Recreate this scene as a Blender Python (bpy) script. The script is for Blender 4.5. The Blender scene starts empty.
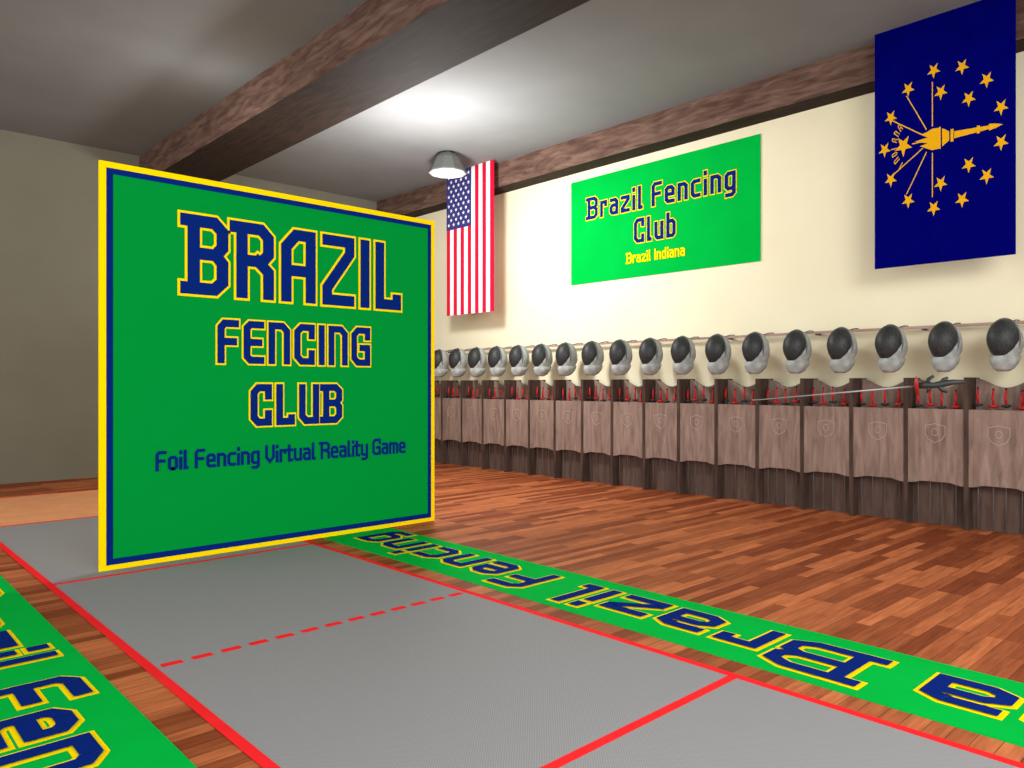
import bpy, bmesh, math, random
from mathutils import Vector, Matrix
random.seed(7)
H=1.4
S=bpy.context.scene
try:
    S.view_settings.view_transform='Standard'
except Exception: pass

def srgb(r,g,b):
    f=lambda c:(c/255/12.92) if c/255<=.04045 else ((c/255+.055)/1.055)**2.4
    return (f(r),f(g),f(b),1)

# ---------------------------------------------------------------- materials
def mat(name,col,rough=.8,metal=0,spec=.2,emi=None,estr=0):
    m=bpy.data.materials.new(name); m.use_nodes=True
    b=m.node_tree.nodes['Principled BSDF']
    b.inputs['Base Color'].default_value=col
    b.inputs['Roughness'].default_value=rough
    b.inputs['Metallic'].default_value=metal
    b.inputs['Specular IOR Level'].default_value=spec
    if emi:
        b.inputs['Emission Color'].default_value=emi
        b.inputs['Emission Strength'].default_value=estr
    return m
def noise_mat(name,c1,c2,scale=(1,1,1),nscale=4,rough=.8,detail=5,lo=.3,hi=.7,spec=.15,dist=0):
    m=mat(name,c1,rough,0,spec); nt=m.node_tree; N=nt.nodes; L=nt.links; b=N['Principled BSDF']
    tc=N.new('ShaderNodeTexCoord'); mp=N.new('ShaderNodeMapping'); mp.inputs['Scale'].default_value=scale
    no=N.new('ShaderNodeTexNoise'); no.inputs['Scale'].default_value=nscale; no.inputs['Detail'].default_value=detail
    no.inputs['Distortion'].default_value=dist
    cr=N.new('ShaderNodeValToRGB'); cr.color_ramp.elements[0].position=lo; cr.color_ramp.elements[1].position=hi
    cr.color_ramp.elements[0].color=c1; cr.color_ramp.elements[1].color=c2
    L.new(tc.outputs['Object'],mp.inputs[0]); L.new(mp.outputs[0],no.inputs[0]); L.new(no.outputs[0],cr.inputs[0]); L.new(cr.outputs[0],b.inputs['Base Color'])
    return m

M={}
M['green_sign_glow']=mat('sign_green_glow',srgb(0,126,47),.9,0,.03,srgb(0,150,56),.24)  # slight self-glow added to even out the shading; the board is no lamp
M['green']=noise_mat('runner_green',srgb(0,174,62),srgb(0,180,66),nscale=3,rough=.9,spec=.03)
M['navy']=mat('lettering_navy',srgb(6,36,116),.9,0,.03)
M['yellow']=mat('lettering_yellow',srgb(255,222,0),.9,0,.03)
M['flag_navy']=noise_mat('flag_blue_cloth',srgb(0,0,96),srgb(0,2,102),nscale=6,rough=.95,spec=.02)
M['gold']=mat('flag_gold',srgb(228,168,20),.9,0,.05)
M['red_cloth']=mat('flag_red',srgb(210,22,58),.95,0,.02)
M['white_cloth']=mat('flag_white',srgb(245,245,245),.95,0,.02)
M['us_blue']=mat('flag_union_blue',srgb(56,56,120),.95,0,.02)
M['red']=noise_mat('line_red',srgb(240,36,42),srgb(246,42,46),nscale=5,rough=.8,spec=.05)
M['tan']=noise_mat('runoff_tan',srgb(226,154,106),srgb(236,166,118),nscale=4,rough=.8,spec=.1)
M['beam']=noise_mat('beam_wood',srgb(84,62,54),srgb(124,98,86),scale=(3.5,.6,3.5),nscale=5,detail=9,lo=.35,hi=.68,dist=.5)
M['beam_shaded']=noise_mat('beam_wood_shaded',srgb(34,24,19),srgb(50,36,30),scale=(3.5,.6,3.5),nscale=5,detail=9,lo=.35,hi=.68,dist=.5)  # darker copy of the beam wood: shade painted into the underside colour
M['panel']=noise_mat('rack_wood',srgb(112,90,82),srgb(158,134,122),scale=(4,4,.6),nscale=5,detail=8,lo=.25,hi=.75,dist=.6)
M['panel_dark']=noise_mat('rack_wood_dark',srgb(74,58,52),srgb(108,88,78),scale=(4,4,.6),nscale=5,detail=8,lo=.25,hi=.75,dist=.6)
M['divider']=noise_mat('rack_divider_wood',srgb(56,42,37),srgb(86,68,60),scale=(3,3,.6),nscale=5,detail=6)
M['rail']=noise_mat('rail_wood',srgb(150,120,110),srgb(190,160,150),scale=(3,.5,3),nscale=5)
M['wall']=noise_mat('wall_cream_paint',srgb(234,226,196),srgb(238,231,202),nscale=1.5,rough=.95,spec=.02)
M['ceiling']=noise_mat('ceiling_grey_paint',srgb(124,125,127),srgb(130,131,133),nscale=1.2,rough=.95,spec=.02)
M['plaque']=mat('plaque_grey',srgb(178,160,148),.6)
M['meshdark']=noise_mat('mask_wire_mesh',srgb(28,30,31),srgb(56,58,60),nscale=60,rough=.5,spec=.35)
M['maskwhite']=noise_mat('mask_bib_fabric',srgb(140,144,142),srgb(172,176,174),nscale=12,rough=.6)
M['masktrim']=mat('mask_trim',srgb(100,104,106),.5,.3)
M['steel']=mat('blade_steel',srgb(140,140,142),.4,.5,.5)
M['black']=mat('grip_black',srgb(36,36,38),.5,0,.4)
M['redpaint']=mat('guard_red',srgb(180,20,24),.5,0,.3)
M['lampgrey']=mat('lamp_shade_metal',srgb(110,112,110),.45,.3,.4)
M['lampin']=mat('lamp_inner_enamel',srgb(205,205,202),.5)
M['bulb']=mat('bulb_glass',(1,1,1,1),.3,0,.3,(1,.97,.9,1),1.2)
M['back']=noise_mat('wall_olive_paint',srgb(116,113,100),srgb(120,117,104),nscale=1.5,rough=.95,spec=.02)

# floor planks
def floor_mat():
    m=mat('floor_wood_planks',(1,1,1,1),.6,0,.12); nt=m.node_tree;N=nt.nodes;L=nt.links;b=N['Principled BSDF']
    tc=N.new('ShaderNodeTexCoord')
    br=N.new('ShaderNodeTexBrick'); br.inputs['Scale'].default_value=1
    br.inputs['Brick Width'].default_value=.8; br.inputs['Row Height'].default_value=.085
    br.inputs['Mortar Size'].default_value=.0015; br.inputs['Mortar Smooth'].default_value=.2
    br.inputs['Color1'].default_value=srgb(138,68,38); br.inputs['Color2'].default_value=srgb(216,128,80)
    br.inputs['Mortar'].default_value=srgb(90,42,26); br.inputs['Bias'].default_value=-.15
    br.offset=.37; br.offset_frequency=3; br.squash=1.0
    L.new(tc.outputs['Object'],br.inputs[0])
    mp=N.new('ShaderNodeMapping'); mp.inputs['Scale'].default_value=(1.2,14,1)
    L.new(tc.outputs['Object'],mp.inputs[0])
    no=N.new('ShaderNodeTexNoise'); no.inputs['Scale'].default_value=3; no.inputs['Detail'].default_value=7; no.inputs['Distortion'].default_value=.4
    L.new(mp.outputs[0],no.inputs[0])
    cr=N.new('ShaderNodeValToRGB'); cr.color_ramp.elements[0].position=.3; cr.color_ramp.elements[1].position=.7
    cr.color_ramp.elements[0].color=(.6,.55,.52,1); cr.color_ramp.elements[1].color=(1.1,1.1,1.1,1)
    L.new(no.outputs[0],cr.inputs[0])
    mx=N.new('ShaderNodeMixRGB'); mx.blend_type='MULTIPLY'; mx.inputs[0].default_value=.9
    L.new(br.outputs['Color'],mx.inputs[1]); L.new(cr.outputs[0],mx.inputs[2]); L.new(mx.outputs[0],b.inputs['Base Color'])
    return m
M['floor']=floor_mat()
def piste_mat():
    m=mat('piste_grey_mesh',srgb(150,150,150),.8,0,.05); nt=m.node_tree;N=nt.nodes;L=nt.links;b=N['Principled BSDF']
    tc=N.new('ShaderNodeTexCoord'); ck=N.new('ShaderNodeTexChecker'); ck.inputs['Scale'].default_value=150
    ck.inputs['Color1'].default_value=srgb(134,134,136); ck.inputs['Color2'].default_value=srgb(152,152,154)
    L.new(tc.outputs['Object'],ck.inputs[0]); L.new(ck.outputs[0],b.inputs['Base Color']); return m
M['piste']=piste_mat()

# ---------------------------------------------------------------- helpers
class MB:
    """mesh builder with material slots"""
    def __init__(s,name,mats): s.name=name; s.mats=mats; s.bm=bmesh.new()
    def idx(s,k): return s.mats.index(k)
    def poly(s,pts,k,smooth=False):
        vs=[s.bm.verts.new(p) for p in pts]
        f=s.bm.faces.new(vs); f.material_index=s.idx(k); f.smooth=smooth; return f
    def box(s,a,b,k,kb=None):
        x0,y0,z0=a; x1,y1,z1=b
        v=[s.bm.verts.new(p) for p in [(x0,y0,z0),(x1,y0,z0),(x1,y1,z0),(x0,y1,z0),(x0,y0,z1),(x1,y0,z1),(x1,y1,z1),(x0,y1,z1)]]
        for n,q in enumerate([(0,3,2,1),(4,5,6,7),(0,1,5,4),(1,2,6,5),(2,3,7,6),(3,0,4,7)]):
            f=s.bm.faces.new([v[i] for i in q]); f.material_index=s.idx(kb if (kb and n==0) else k)
    def rings(s,rings,k,smooth=True,cap0=True,cap1=True):
        R=[[s.bm.verts.new(p) for p in r] for r in rings]; n=len(R[0])
        for a,b in zip(R,R[1:]):
            for i in range(n):
                f=s.bm.faces.new([a[i],a[(i+1)%n],b[(i+1)%n],b[i]]); f.material_index=s.idx(k); f.smooth=smooth
        if cap0: f=s.bm.faces.new(R[0][::-1]); f.material_index=s.idx(k)
        if cap1: f=s.bm.faces.new(R[-1]); f.material_index=s.idx(k)
    def tube(s,pts,rad,k,n=8,smooth=True):
        pts=[Vector(p) for p in pts]; rs=[]
        if not hasattr(rad,'__len__'): rad=[rad]*len(pts)
        for i,p in enumerate(pts):
            d=(pts[min(i+1,len(pts)-1)]-pts[max(i-1,0)]).normalized()
            up=Vector((0,0,1)) if abs(d.z)<.9 else Vector((1,0,0))
            a=d.cross(up).normalized(); b=d.cross(a)
            rs.append([p+(a*math.cos(t)+b*math.sin(t))*rad[i] for t in [2*math.pi*j/n for j in range(n)]])
        s.rings(rs,k,smooth)
    def ellipsoid(s,c,r,k,nu=20,nv=14,fn=None):
        rs=[]
        for j in range(1,nv):
            ph=math.pi*j/nv
            ring=[]
            for i in range(nu):
                th=2*math.pi*i/nu
                p=Vector((math.sin(ph)*math.cos(th),math.sin(ph)*math.sin(th),-math.cos(ph)))
                q=Vector((p.x*r[0],p.y*r[1],p.z*r[2]))
                if fn: q=fn(q,p)
                ring.append(q+Vector(c))
            rs.append(ring)
        s.rings(rs,k)
    def done(s,parent=None,loc=None,recalc=True):
        if recalc: bmesh.ops.recalc_face_normals(s.bm,faces=s.bm.faces)
        me=bpy.data.meshes.new(s.name); s.bm.to_mesh(me); s.bm.free()
        for k in s.mats: me.materials.append(M[k])
        o=bpy.data.objects.new(s.name,me); S.collection.objects.link(o)
        if loc: o.location=loc
        if parent: o.parent=parent
        return o
def empty(name,loc=(0,0,0)):
    e=bpy.data.objects.new(name,None); e.location=loc; e.empty_display_size=.2; S.collection.objects.link(e); return e

# ---------------------------------------------------------------- block lettering
G={
'B':(.5,[[(-.12,1),(.36,1),(.5,.88),(.5,.64),(.38,.52),(.5,.40),(.5,.12),(.36,0),(-.12,0)],[(0,0),(0,1)],[(0,.52),(.38,.52)]]),
'R':(.5,[[(-.12,1),(.36,1),(.5,.88),(.5,.62),(.38,.5),(0,.5)],[(0,0),(0,1)],[(.3,.5),(.5,.34),(.5,0)]]),
'A':(.5,[[(0,0),(0,.8),(.2,1),(.5,1),(.5,0)],[(0,.42),(.5,.42)]]),
'Z':(.5,[[(0,1),(.5,1),(.5,.8),(0,.2),(0,0),(.5,0)]]),
'I':(0,[[(0,0),(0,1)]]),
'L':(.42,[[(0,1),(0,0),(.42,0),(.42,.1)]]),
'F':(.42,[[(0,0),(0,.88),(.1,1),(.42,1)],[(0,.5),(.36,.5)]]),
'E':(.42,[[(.42,1),(.1,1),(0,.9),(0,.1),(.1,0),(.42,0)],[(0,.5),(.36,.5)]]),
'N':(.48,[[(0,0),(0,1),(.34,1),(.48,.86),(.48,0)]]),
'C':(.48,[[(.48,.76),(.48,1),(.14,1),(0,.86),(0,.14),(.14,0),(.48,0),(.48,.24)]]),
'G':(.5,[[(.5,.8),(.5,1),(.14,1),(0,.86),(0,.14),(.14,0),(.5,0),(.5,.46),(.3,.46)]]),
'U':(.5,[[(0,1),(0,.14),(.14,0),(.5,0)],[(.5,1),(.5,0)]]),
'V':(.45,[[(0,1),(0,.28),(.22,0),(.45,.28),(.45,1)]]),
'D':(.45,[[(0,0),(0,1),(.3,1),(.45,.85),(.45,.15),(.3,0),(0,0)]]),
'r':(.28,[[(0,0),(0,.68),(.28,.68),(.28,.54)]]),
'a':(.38,[[(0.02,.68),(.28,.68),(.38,.58),(.38,0),(.1,0),(0,.1),(0,.3),(.1,.4),(.38,.4)]]),
'z':(.38,[[(0,.68),(.38,.68),(.38,.55),(0,.13),(0,0),(.38,0)]]),
'i':(0,[[(0,0),(0,.6)],[(0,.93),(0,.98)]]),
'l':(.1,[[(0,1),(0,0),(.1,0)]]),
'e':(.38,[[(.38,0),(.1,0),(0,.1),(0,.58),(.1,.68),(.28,.68),(.38,.58),(.38,.34),(0,.34)]]),
'n':(.38,[[(0,0),(0,.68),(.28,.68),(.38,.58),(.38,0)]]),
'c':(.34,[[(.34,.68),(.1,.68),(0,.58),(0,.1),(.1,0),(.34,0)]]),
'g':(.38,[[(.38,0),(.1,0),(0,.1),(0,.58),(.1,.68),(.38,.68),(.38,-.2),(.28,-.3),(.04,-.3)]]),
'o':(.38,[[(.19,0),(.1,0),(0,.1),(0,.58),(.1,.68),(.28,.68),(.38,.58),(.38,.1),(.28,0),(.19,0)]]),
't':(.2,[[(.04,.95),(.04,0),(.22,0)],[(-.08,.68),(.22,.68)]]),
'u':(.38,[[(0,.68),(0,.1),(.1,0),(.38,0)],[(.38,.68),(.38,0)]]),
'y':(.38,[[(0,.68),(0,.1),(.1,0),(.38,0)],[(.38,.68),(.38,-.2),(.28,-.3),(.04,-.3)]]),
'm':(.58,[[(0,0),(0,.68),(.48,.68),(.58,.58),(.58,0)],[(.29,.68),(.29,0)]]),
'd':(.38,[[(.38,1),(.38,0),(.1,0),(0,.1),(0,.58),(.1,.68),(.38,.68)]]),
'b':(.38,[[(0,1),(0,0),(.28,0),(.38,.1),(.38,.58),(.28,.68),(0,.68)]]),
}
def ribbon(pts,hw,ext):
    P=[Vector(p) for p in pts]
    if len(P)<2: return []
    d0=(P[0]-P[1]).normalized(); d1=(P[-1]-P[-2]).normalized()
    P[0]=P[0]+d0*ext; P[-1]=P[-1]+d1*ext
    L=[];R=[]
    for i,p in enumerate(P):
        if i==0: d=(P[1]-P[0]).normalized(); n=Vector((-d.y,d.x)); m=n*hw
        elif i==len(P)-1: d=(P[-1]-P[-2]).normalized(); n=Vector((-d.y,d.x)); m=n*hw
        else:
            a=(P[i]-P[i-1]).normalized(); b=(P[i+1]-P[i]).normalized()
            na=Vector((-a.y,a.x)); nb=Vector((-b.y,b.x)); m=(na+nb)
            if m.length<1e-4: m=na*hw
            else:
                m.normalize(); m=m*(hw/max(.45,m.dot(na)))
        L.append(p+m); R.append(p-m)
    return [(L[i],R[i],R[i+1],L[i+1]) for i in range(len(P)-1)]
def lettering(name,txt,parent,org,xd,yd,nd,width,cap,stroke,outline,fill='navy',edge='yellow',clear=.16,space=.3,off=.004):
    """org = left baseline point; text spans `width` along xd. clear: free gap between letters / letter weight"""
    lw_=stroke+2*outline; gap=lw_*(1+clear); sp=cap*space
    sw=sum(G[c][0] for c in txt if c!=' ')
    words=txt.split(' '); nl=sum(len(w) for w in words)
    k=(width-lw_-gap*(nl-1)-sp*(len(words)-1))/sw
    o=Vector(org); xd=Vector(xd);yd=Vector(yd);nd=Vector(nd)
    mats=[fill] if not outline else [edge,fill]
    b=MB(name,mats)
    hh=cap-lw_
    layers=[(fill,stroke/2,stroke/2,off+.003)] if not outline else [(edge,stroke/2+outline,stroke/2+outline,off),(fill,stroke/2,stroke/2,off+.006)]
    m0=lw_/2; x=m0; items=[]
    for ch in txt:
        if ch==' ': x+=sp; continue
        items.append((x,G[ch][1])); x+=G[ch][0]*k+gap
    for key,hw,ext,of in layers:
        for a,pl in items:
            for j,pts in enumerate(pl):
                q=[(a+px*k, m0+py*hh) for px,py in pts]
                for t,quad in enumerate(ribbon(q,hw,ext)):
                    e=(j*.0009+ (t%2)*.0003)
                    b.poly([o+xd*v.x+yd*v.y+nd*(of+e) for v in quad],key)
    return b.done(parent,recalc=False)

def hv(*a): return tuple(x*H for x in a)
# ---------------------------------------------------------------- room
CEIL=3.54; WX=6.05; BY=9.0; X0=-3.2; Y0=-2.6
b=MB('floor',['floor']); b.box(hv(X0,Y0,-.08),hv(WX+.1,BY+.1,0),'floor'); b.done()
b=MB('ceiling',['ceiling']); b.box(hv(X0,Y0,CEIL),hv(WX+.1,BY+.1,CEIL+.08),'ceiling'); b.done()
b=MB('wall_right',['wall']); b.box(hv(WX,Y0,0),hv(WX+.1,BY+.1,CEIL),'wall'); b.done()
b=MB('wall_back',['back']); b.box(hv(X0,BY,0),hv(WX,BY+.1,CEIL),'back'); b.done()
b=MB('ceiling_beam',['beam','beam_shaded']); b.box(hv(2.72,Y0,3.22),hv(3.32,BY,CEIL),'beam','beam_shaded'); b.done()
b=MB('ceiling_beam',['beam','beam_shaded']); b.box(hv(5.82,Y0,3.26),hv(WX,BY,CEIL),'beam','beam_shaded'); b.done()

# ---------------------------------------------------------------- piste
PX0,PX1=.885,2.32; C=2.80
piste=empty('fencing_piste')
b=MB('mat',['piste','tan'])
ye=C+7/H+.09; yw=C+5/H-.07; ys=2*C-ye; yv=2*C-yw
b.box(hv(PX0,yv,0),hv(PX1,yw,.004),'piste')
b.box(hv(PX0,yw,0),hv(PX1,ye,.004),'tan'); b.box(hv(PX0,ys,0),hv(PX1,yv,.004),'tan')
b.done(piste)
b=MB('boundary_lines',['red'])
lw=.034; z0,z1=.003,.0045
for x in (PX0,PX1): b.box(hv(x-lw/2,ys,z0),hv(x+lw/2,ye,z1),'red')
for y in (ys,yv,C-1.43,C+1.5,yw,ye): b.box(hv(PX0+lw/2,y-lw/2,z0),hv(PX1-lw/2,y+lw/2,z1),'red')
n=13; span=(PX1-PX0-lw)
for i in range(n):
    a=PX0+lw/2+span*(i+.15)/n
    b.box(hv(a,C-.018,z0),hv(a+span*.68/n,C+.018,z1),'red')
b.done(piste)

# ---------------------------------------------------------------- runners
def runner(flip):
    r=empty('lettered_floor_runner')
    b=MB('carpet',['green'])
    xa,xb=2.45,2.965; ya,yb=ys-.3,8.0
    def T(p):
        x,y,z=p
        return (2*1.597-x,2*C-y,z) if flip else p
    p0=T((xa,ya,0)); p1=T((xb,yb,0))
    b.box(hv(min(p0[0],p1[0]),min(p0[1],p1[1]),0),hv(max(p0[0],p1[0]),max(p0[1],p1[1]),.004),'green'); b.done(r)
    sgn=-1 if flip else 1
    for nm,txt,y,w in [('text_brazil','Brazil',1.09,1.41),('text_fencing','Fencing',2.66,1.62),('text_club','Club',4.45,.95),('text_brazil_b','Brazil',5.6,1.5),('text_indiana','Indiana',-.75,1.66),('text_brazil_c','Brazil',-2.5,1.5)]:
        o=T((2.86,y,.0035))
        lettering(nm,txt,r,hv(*o),(0,sgn,0),(-sgn,0,0),(0,0,1),w*H,.36*H,.056*H,.015*H,off=.001,clear=.25)
runner(False); runner(True)

# ---------------------------------------------------------------- big sign
SY=4.42; sx0,sx1=1.138,3.353; st=2.187; sb=.0050
sign=empty('club_sign_board')
b=MB('board',['yellow','navy','green_sign_glow'])
b.box(hv(sx0,SY,sb),hv(sx1,SY+.02,st),'yellow')
b.box(hv(sx0+.033,SY-.003,.033),hv(sx1-.033,SY,st-.033),'navy')
b.box(hv(sx0+.066,SY-.006,.066),hv(sx1-.066,SY-.003,st-.066),'green_sign_glow')
b.done(sign)
f=SY-.006
a=((1,0,0),(0,0,1),(0,-1,0))
lettering('text_brazil','BRAZIL',sign,hv(1.575,f,1.50),*a,1.49*H,.485*H,.070*H,.014*H,clear=.2)
lettering('text_fencing','FENCING',sign,hv(1.75,f,1.112),*a,1.06*H,.278*H,.043*H,.010*H,clear=.12)
lettering('text_club','CLUB',sign,hv(1.95,f,.735),*a,.645*H,.275*H,.045*H,.010*H,clear=.12)
lettering('text_game','Foil Fencing Virtual Reality Game',sign,hv(1.416,f,.515),*a,1.675*H,.112*H,.0185*H,0,clear=.3,space=.25)

# ---------------------------------------------------------------- wall banner
ban=empty('wall_banner')
b=MB('cloth',['green']); b.box(hv(WX-.012,3.323,2.065),hv(WX-.001,5.534,3.166),'green'); b.done(ban)
a=((0,-1,0),(0,0,1),(-1,0,0)); f=WX-.012
lettering('text_brazil_fencing','Brazil Fencing',ban,hv(f,5.30,2.72),*a,1.755*H,.25*H,.036*H,.009*H,clear=.3)
lettering('text_club','Club',ban,hv(f,4.69,2.39),*a,.51*H,.26*H,.036*H,.009*H,clear=.3)
lettering('text_brazil_indiana','Brazil Indiana',ban,hv(f,4.775,2.205),*a,.69*H,.11*H,.018*H,0,fill='yellow',clear=.4)

# ---------------------------------------------------------------- flags
def star(b,c,r,ux,uy,k,rot=0,ri=.4):
    c=Vector(c);ux=Vector(ux);uy=Vector(uy)
    P=[]
    for i in range(10):
        a=math.pi/2+rot+i*math.pi/5; rr=r if i%2==0 else r*ri
        P.append(c+ux*(math.cos(a)*rr)+uy*(math.sin(a)*rr))
    for i in range(10):
        b.poly([c,P[i],P[(i+1)%10]],k)
FX=5.689
# US flag
us=empty('american_flag')
y1,y0,zb=7.254,6.396,1.825
b=MB('cloth',['red_cloth','white_cloth','us_blue'])
w=(y1-y0)/13; zl=CEIL-zb
for i in range(13):
    b.box(hv(FX,y1-(i+1)*w,zb),hv(FX+.006,y1-i*w,CEIL),'red_cloth' if i%2==0 else 'white_cloth')
b.box(hv(FX-.003,y1-7*w,CEIL-.40*zl),hv(FX,y1,CEIL),'us_blue')
b.done(us)
b=MB('stars',['white_cloth'])
cw=7*w; ch=.40*zl
for i in range(9):
    for j in range(11):
        if (i+j)%2==0:
            star(b,hv(FX-.005,y1-cw*(i+1)/10,CEIL-ch*(j+1)/12),.026*H,(0,-1,0),(0,0,1),'white_cloth')
b.done(us,recalc=False)
# Indiana flag
fl=empty('indiana_state_flag')
yl,yr,zb=2.226,1.348,1.835
b=MB('cloth',['flag_navy']); b.box(hv(FX,yr,zb),hv(FX+.006,yl,CEIL),'flag_navy'); b.done(fl)
ky=(yl-yr)/2*H; kz=(CEIL-zb)/3*H; cy=(yl+yr)/2*H; cz=(CEIL+zb)/2*H
def F(nx,ny,o=.004): return (FX*H-o, cy+ny*ky, cz+nx*kz)
b=MB('emblem',['gold'])
UX=(0,0,kz); UY=(0,ky,0)
for i in range(13):
    an=math.pi/2+i*2*math.pi/13
    star(b,F(.84*math.cos(an),.84*math.sin(an)),.1,UX,UY,'gold',rot=math.radians(90))
for an in (0,-45,-135,180):
    an=math.radians(an); star(b,F(.55*math.cos(an),.55*math.sin(an)),.1,UX,UY,'gold',rot=math.radians(90))
star(b,F(0,.55),.14,UX,UY,'gold',rot=math.radians(90))
for an in (0,32,60,90,120,148,180):
    an=math.radians(an); dx,dy=math.cos(an),math.sin(an)
    L0=.16; L1=.72 if abs(dx)<.95 else .70
    if abs(dx)<.1: L1=.3
    ox,oy=0,.12; wd=.007
    b.poly([F(ox+dx*L0-dy*wd,oy+dy*L0+dx*wd,.003),F(ox+dx*L1-dy*wd,oy+dy*L1+dx*wd,.003),F(ox+dx*L1+dy*wd,oy+dy*L1-dx*wd,.003),F(ox+dx*L0+dy*wd,oy+dy*L0-dx*wd,.003)],'gold')
# flame (three tongues)
for cx,tip,wd in ((-.07,.30,.055),(0,.38,.06),(.07,.29,.055)):
    o=.004+abs(cx)*.01
    pts=[(cx-wd,.02),(cx-wd*1.1,.12),(cx-wd*.5,.2),(cx+.02,tip),(cx+wd*.6,.2),(cx+wd*1.1,.12),(cx+wd,.02)]
    b.poly([F(x,y,o) for x,y in pts],'gold')
# cup, collar, handle, pommel
for pts,o in (([(-.12,.05),(.12,.05),(.135,0),(-.135,0)],.0055),([(-.11,-.02),(.11,-.02),(.055,-.12),(-.055,-.12)],.005),
              ([(-.075,-.14),(.075,-.14),(.075,-.18),(-.075,-.18)],.005),([(-.042,-.19),(.042,-.19),(.02,-.66),(-.02,-.66)],.005),
              ([(-.045,-.5),(.045,-.5),(.045,-.54),(-.045,-.54)],.006),([(-.04,-.66),(.04,-.66),(.027,-.74),(0,-.84),(-.027,-.74)],.0055)):
    b.poly([F(x,y,o) for x,y in pts],'gold')
b.done(fl,recalc=False)
b=MB('state_name',['gold'])
for i,c in enumerate('INDIANA'):
    pl=G[c][1]
    an=math.radians(90+(3-i)*17)
    for pts in pl:
        q=[((x-.22)*.07,(y-.5)*.09) for x,y in pts]
        for quad in ribbon(q,.006,.006):
            V=[]
            for v in quad:
                ra=.30+v.y; px_=ra*math.cos(an)+v.x*math.sin(an); py_=.44+ra*math.sin(an)*.85-v.x*math.cos(an)
                V.append(F(px_,py_,.0045))
            b.poly(V,'gold')
b.done(fl,recalc=False)

# ---------------------------------------------------------------- weapon rack
rack=empty('weapon_rack')
RS=1.665-.389*6; RN=26
ysr=[RS+.389*i for i in range(RN)]
ysr=[y for y in ysr if y<8.95]
XF=5.80; WXr=WX-.003
b=MB('dividers',['divider'])
t=.014
for y in ysr: 
    b.box(hv(XF,y-t,0),hv(WXr,y+t,1.045),'divider')
b.done(rack)
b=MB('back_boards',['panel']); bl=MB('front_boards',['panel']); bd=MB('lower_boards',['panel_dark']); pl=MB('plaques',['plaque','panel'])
for y,yn in zip(ysr,ysr[1:]):
    a,c=y+t,yn-t; n=14; xx=5.97
    fr=[];lo=[]
    for i in range(n+1):
        u=i/n; w_=(.5-.5*math.cos(2*math.pi*u))
        yy=a+(c-a)*u
        fr.append((yy,1.04-.065*w_**.8)); lo.append((yy,.295+.018*min(1,2.2*w_)))
    for i in range(n):
        (ya_,za),(yb_,zb_)=fr[i],fr[i+1]
        b.poly([hv(xx,ya_,.30),hv(xx,yb_,.30),hv(xx,yb_,zb_),hv(xx,ya_,za)],'panel')
        b.poly([hv(xx,ya_,za),hv(xx,yb_,zb_),hv(xx+.02,yb_,zb_),hv(xx+.02,ya_,za)],'panel')
        b.poly([hv(xx+.02,ya_,.30),hv(xx+.02,yb_,.30),hv(xx+.02,yb_,zb_),hv(xx+.02,ya_,za)],'panel')
        (ya_,za),(yb_,zb_)=lo[i],lo[i+1]
        X=XF+.006; X2=X+.022; zt=.825
        bl.poly([hv(X,ya_,za),hv(X,yb_,zb_),hv(X,yb_,zt),hv(X,ya_,zt)],'panel')
        bl.poly([hv(X2,ya_,za),hv(X2,yb_,zb_),hv(X2,yb_,zt),hv(X2,ya_,zt)],'panel')
        bl.poly([hv(X,ya_,zt),hv(X,yb_,zt),hv(X2,yb_,zt),hv(X2,ya_,zt)],'panel')
        bl.poly([hv(X,ya_,za),hv(X,yb_,zb_),hv(X2,yb_,zb_),hv(X2,ya_,za)],'panel')
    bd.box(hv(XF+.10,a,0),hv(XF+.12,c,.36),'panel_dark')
    # shield plaque
    cyy=(a+c)/2; cz_=.66; X=XF+.006
    sh=[(-.062,.045),(-.03,.052),(0,.06),(.03,.052),(.062,.045),(.062,-.01),(.045,-.045),(0,-.07),(-.045,-.045),(-.062,-.01)]
    pl.poly([hv(X-.004,cyy+u,cz_+v) for u,v in sh],'panel')
    for i in range(10):
        p,q=Vector(sh[i]),Vector(sh[(i+1)%10])
        P2=p*1.06;Q2=q*1.06
        pl.poly([hv(X-.005,cyy+p.x,cz_+p.y),hv(X-.005,cyy+q.x,cz_+q.y),hv(X-.005,cyy+Q2.x,cz_+Q2.y),hv(X-.005,cyy+P2.x,cz_+P2.y)],'plaque')
    for i in range(8):
        a0=math.pi/4*i; a1=a0+math.pi/4
        pl.poly([hv(X-.006,cyy+r_*math.cos(q_),cz_+.002+1.25*r_*math.sin(q_)) for r_,q_ in ((.019,a0),(.022,a0),(.022,a1),(.019,a1))],'plaque')
for q in (b,bl,bd,pl): q.done(rack,recalc=(q is not pl))
# foils standing in rack
b=MB('stored_foils',['redpaint','black','steel'])
for y,yn in zip(ysr,ysr[1:]):
    for u in (.2,.42,.64,.86):
        yy=y+(yn-y)*u+random.uniform(-.010,.010); X=5.87; dz=random.uniform(-.015,.015)
        b.tube([hv(X,yy,.02),hv(X,yy,.85+dz)],.005,'steel',6)
        b.rings([[Vector(hv(X,yy,z))+Vector((math.cos(q)*r,math.sin(q)*r,0)) for q in [2*math.pi*j/14 for j in range(14)]] for z,r in ((.835+dz,.02),(.845+dz,.045),(.855+dz,.035))],'redpaint' if u in (.2,.64) else 'black')
        b.tube([hv(X,yy,.855+dz),hv(X,yy+.004,.90+dz),hv(X,yy,.955+dz)],[.010,.013,.009],'redpaint',8)
        b.ellipsoid(hv(X,yy,.96+dz),(.011,.011,.014),'black',8,6)
b.done(rack)

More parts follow.
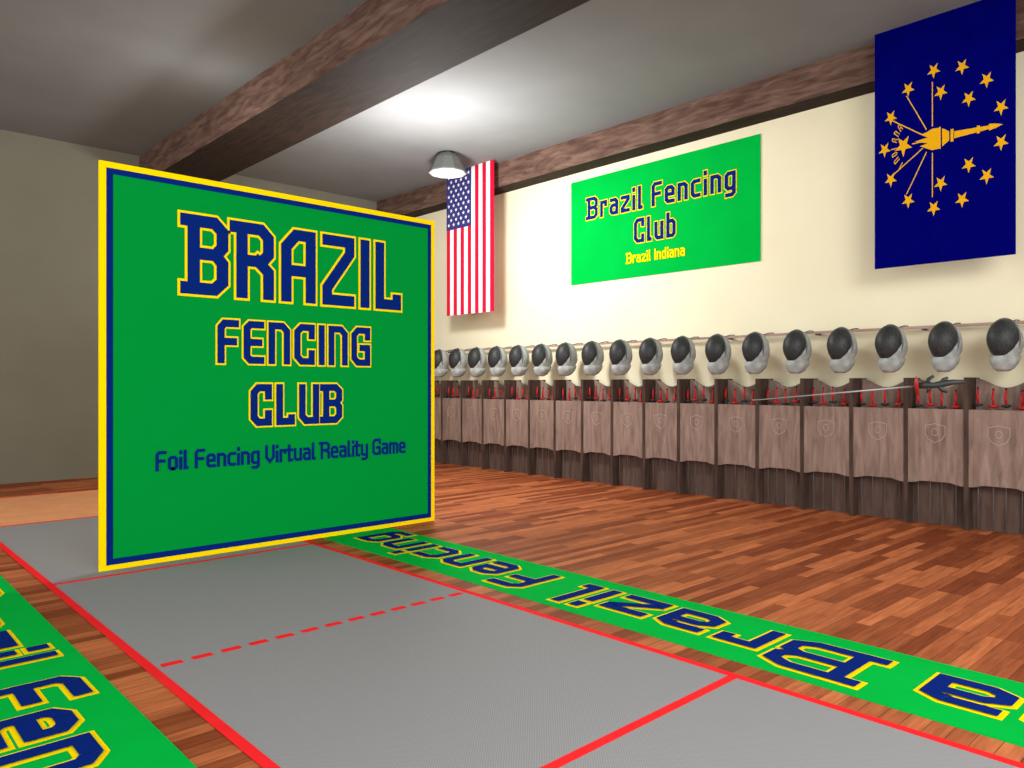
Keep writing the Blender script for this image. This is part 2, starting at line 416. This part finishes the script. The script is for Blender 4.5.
# ---------------------------------------------------------------- mask rail + masks
b=MB('mask_rail',['rail','masktrim']); 
b.box(hv(5.965,RS,1.405),hv(5.985,8.95,1.425),'rail')
for i in range(12):
    y=-.4+i*.8
    b.box(hv(5.985,y-.01,1.395),hv(WX-.001,y+.01,1.415),'masktrim')
b.done()
def build_mask():
    b=MB('fencing_mask',['maskwhite','meshdark','masktrim'])
    def body(q,p):
        if p.z<-.2: q.y*=1-.25*(-p.z-.2); q.x-=.02*(-p.z)
        return q
    b.ellipsoid((0,0,0),(.145,.138,.222),'maskwhite',24,16,body)
    # wire mesh front
    b.ellipsoid((-.05,0,.03),(.138,.132,.192),'meshdark',24,16,lambda q,p:Vector((q.x,q.y*(1-.15*max(0,-p.z)),q.z)))
    n=28
    pts=[(-.035,.136*math.cos(2*math.pi*i/n)*(1-.12*max(0,-math.sin(2*math.pi*i/n))),.022+.202*math.sin(2*math.pi*i/n)) for i in range(n+1)]
    b.tube(pts,.009,'masktrim',6)
    # bib below the chin, tapering
    rs=[]
    for z,rx,ry,cx in ((-.12,.142,.122,-.008),(-.18,.135,.110,-.025),(-.235,.10,.080,-.04),(-.262,.055,.045,-.05)):
        rs.append([(cx+rx*math.cos(q),ry*math.sin(q),z) for q in [2*math.pi*j/24 for j in range(24)]])
    b.rings(rs,'maskwhite')
    # rear tongue resting on top of the rail
    b.tube([(.06,0,.19),(.12,0,.205),(.19,0,.222),(.255,0,.222)],.006,'masktrim',6)
    return b
mk=build_mask().done()
for k in range(-3,21):
    if k==-3: o=mk
    else:
        o=bpy.data.objects.new('fencing_mask',mk.data); S.collection.objects.link(o)
    o.location=hv(5.80,1.43+.3575*k,1.271)
    o.rotation_euler=(0,0,math.radians(-14+random.uniform(-4,4)))

# ---------------------------------------------------------------- floating foil
A=Vector(hv(3.112,1.062,.992)); T=Vector(hv(2.905,1.648,.930))
d=(T-A).normalized(); back=-d
side=d.cross(Vector((0,0,1))).normalized(); up=side.cross(d).normalized()
b=MB('fencing_foil',['steel','redpaint','black'])
b.tube([A,A+(T-A)*.5,T],[.0055,.0045,.0035],'steel',8)
b.tube([T-d*.015,T+d*.01],.0065,'black',8)
rs=[]
for s_,r in ((.012,.008),(.009,.028),(.003,.045),(-.004,.053),(-.007,.053)):
    rs.append([A+d*s_+ (side*math.cos(q)+up*math.sin(q))*r for q in [2*math.pi*j/24 for j in range(24)]])
b.rings(rs,'redpaint',False)
g=lambda s,u,v=0:A+back*s+up*u+side*v
b.tube([g(0,0),g(.04,.002),g(.08,-.004),g(.13,.0),g(.17,.004),g(.225,.0)],[.014,.02,.016,.019,.015,.010],'black',10)
b.tube([g(.045,.0),g(.06,.03),g(.085,.046)],[.014,.011,.008],'black',8)
b.tube([g(.05,0),g(.055,-.025),g(.045,-.04)],[.013,.01,.007],'black',8)
b.tube([g(.1,0),g(.115,-.03),g(.14,-.045)],[.014,.011,.008],'black',8)
b.tube([g(.11,0),g(.13,.022),g(.15,.03)],[.013,.01,.007],'black',8)
b.done()

# ---------------------------------------------------------------- lamp
lx,ly=5.14,6.54
lamp=empty('ceiling_dome_lamp',hv(lx,ly,CEIL))
b=MB('shade',['lampgrey','lampin'])
n=10
def ring(r,z): return [(r*math.cos(2*math.pi*j/n),r*math.sin(2*math.pi*j/n),z) for j in range(n)]
b.rings([ring(.06,0),ring(.06,-.03),ring(.15,-.045),ring(.195,-.10),ring(.25,-.22),ring(.30,-.31),ring(.30,-.33)],'lampgrey',False,True,False)
b.rings([ring(.285,-.33),ring(.285,-.31),ring(.235,-.22),ring(.18,-.12),ring(.12,-.075)],'lampin',False,False,True)
b.done(lamp)
b=MB('bulb',['bulb']); b.ellipsoid((0,0,-.20),(.07,.07,.10),'bulb',16,10); b.done(lamp)

# ---------------------------------------------------------------- lights
def point(name,loc,e,col=(1,.97,.9),r=.15):
    l=bpy.data.lights.new(name,'POINT'); l.energy=e; l.color=col; l.shadow_soft_size=r
    o=bpy.data.objects.new(name,l); o.location=loc; S.collection.objects.link(o)
def area(name,loc,tgt,sx,sy,e,col=(1,1,1)):
    l=bpy.data.lights.new(name,'AREA'); l.shape='RECTANGLE'; l.size=sx; l.size_y=sy; l.energy=e; l.color=col
    o=bpy.data.objects.new(name,l); o.location=loc; S.collection.objects.link(o)
    o.rotation_euler=(Vector(tgt)-Vector(loc)).to_track_quat('-Z','Y').to_euler()
point('room_light',hv(4.2,5.6,2.52),420,col=(1,.99,.96),r=.25)
point('ceiling_fill_left',hv(2.35,6.1,3.0),16,col=(1,.99,.96),r=.2)  # added fill without a fixture, brightens the ceiling left of the beam
area('rear_fill',hv(1.0,-1.6,3.3),hv(4.2,4.2,.2),3.2,3.2,540,col=(1,.98,.95))  # added soft fill behind the camera, no fixture; lifts floor and racks
w=bpy.data.worlds.new('world'); S.world=w; w.use_nodes=True
w.node_tree.nodes['Background'].inputs[0].default_value=(1,.99,.97,1)
w.node_tree.nodes['Background'].inputs[1].default_value=2.3

# ---------------------------------------------------------------- camera
cd=bpy.data.cameras.new('camera'); cam=bpy.data.objects.new('camera',cd); S.collection.objects.link(cam)
cd.sensor_width=36; cd.lens=757/1024*36; cd.clip_start=.05
cam.location=(0,0,H); cam.rotation_euler=(math.radians(90),0,math.radians(-43.03))
S.camera=cam
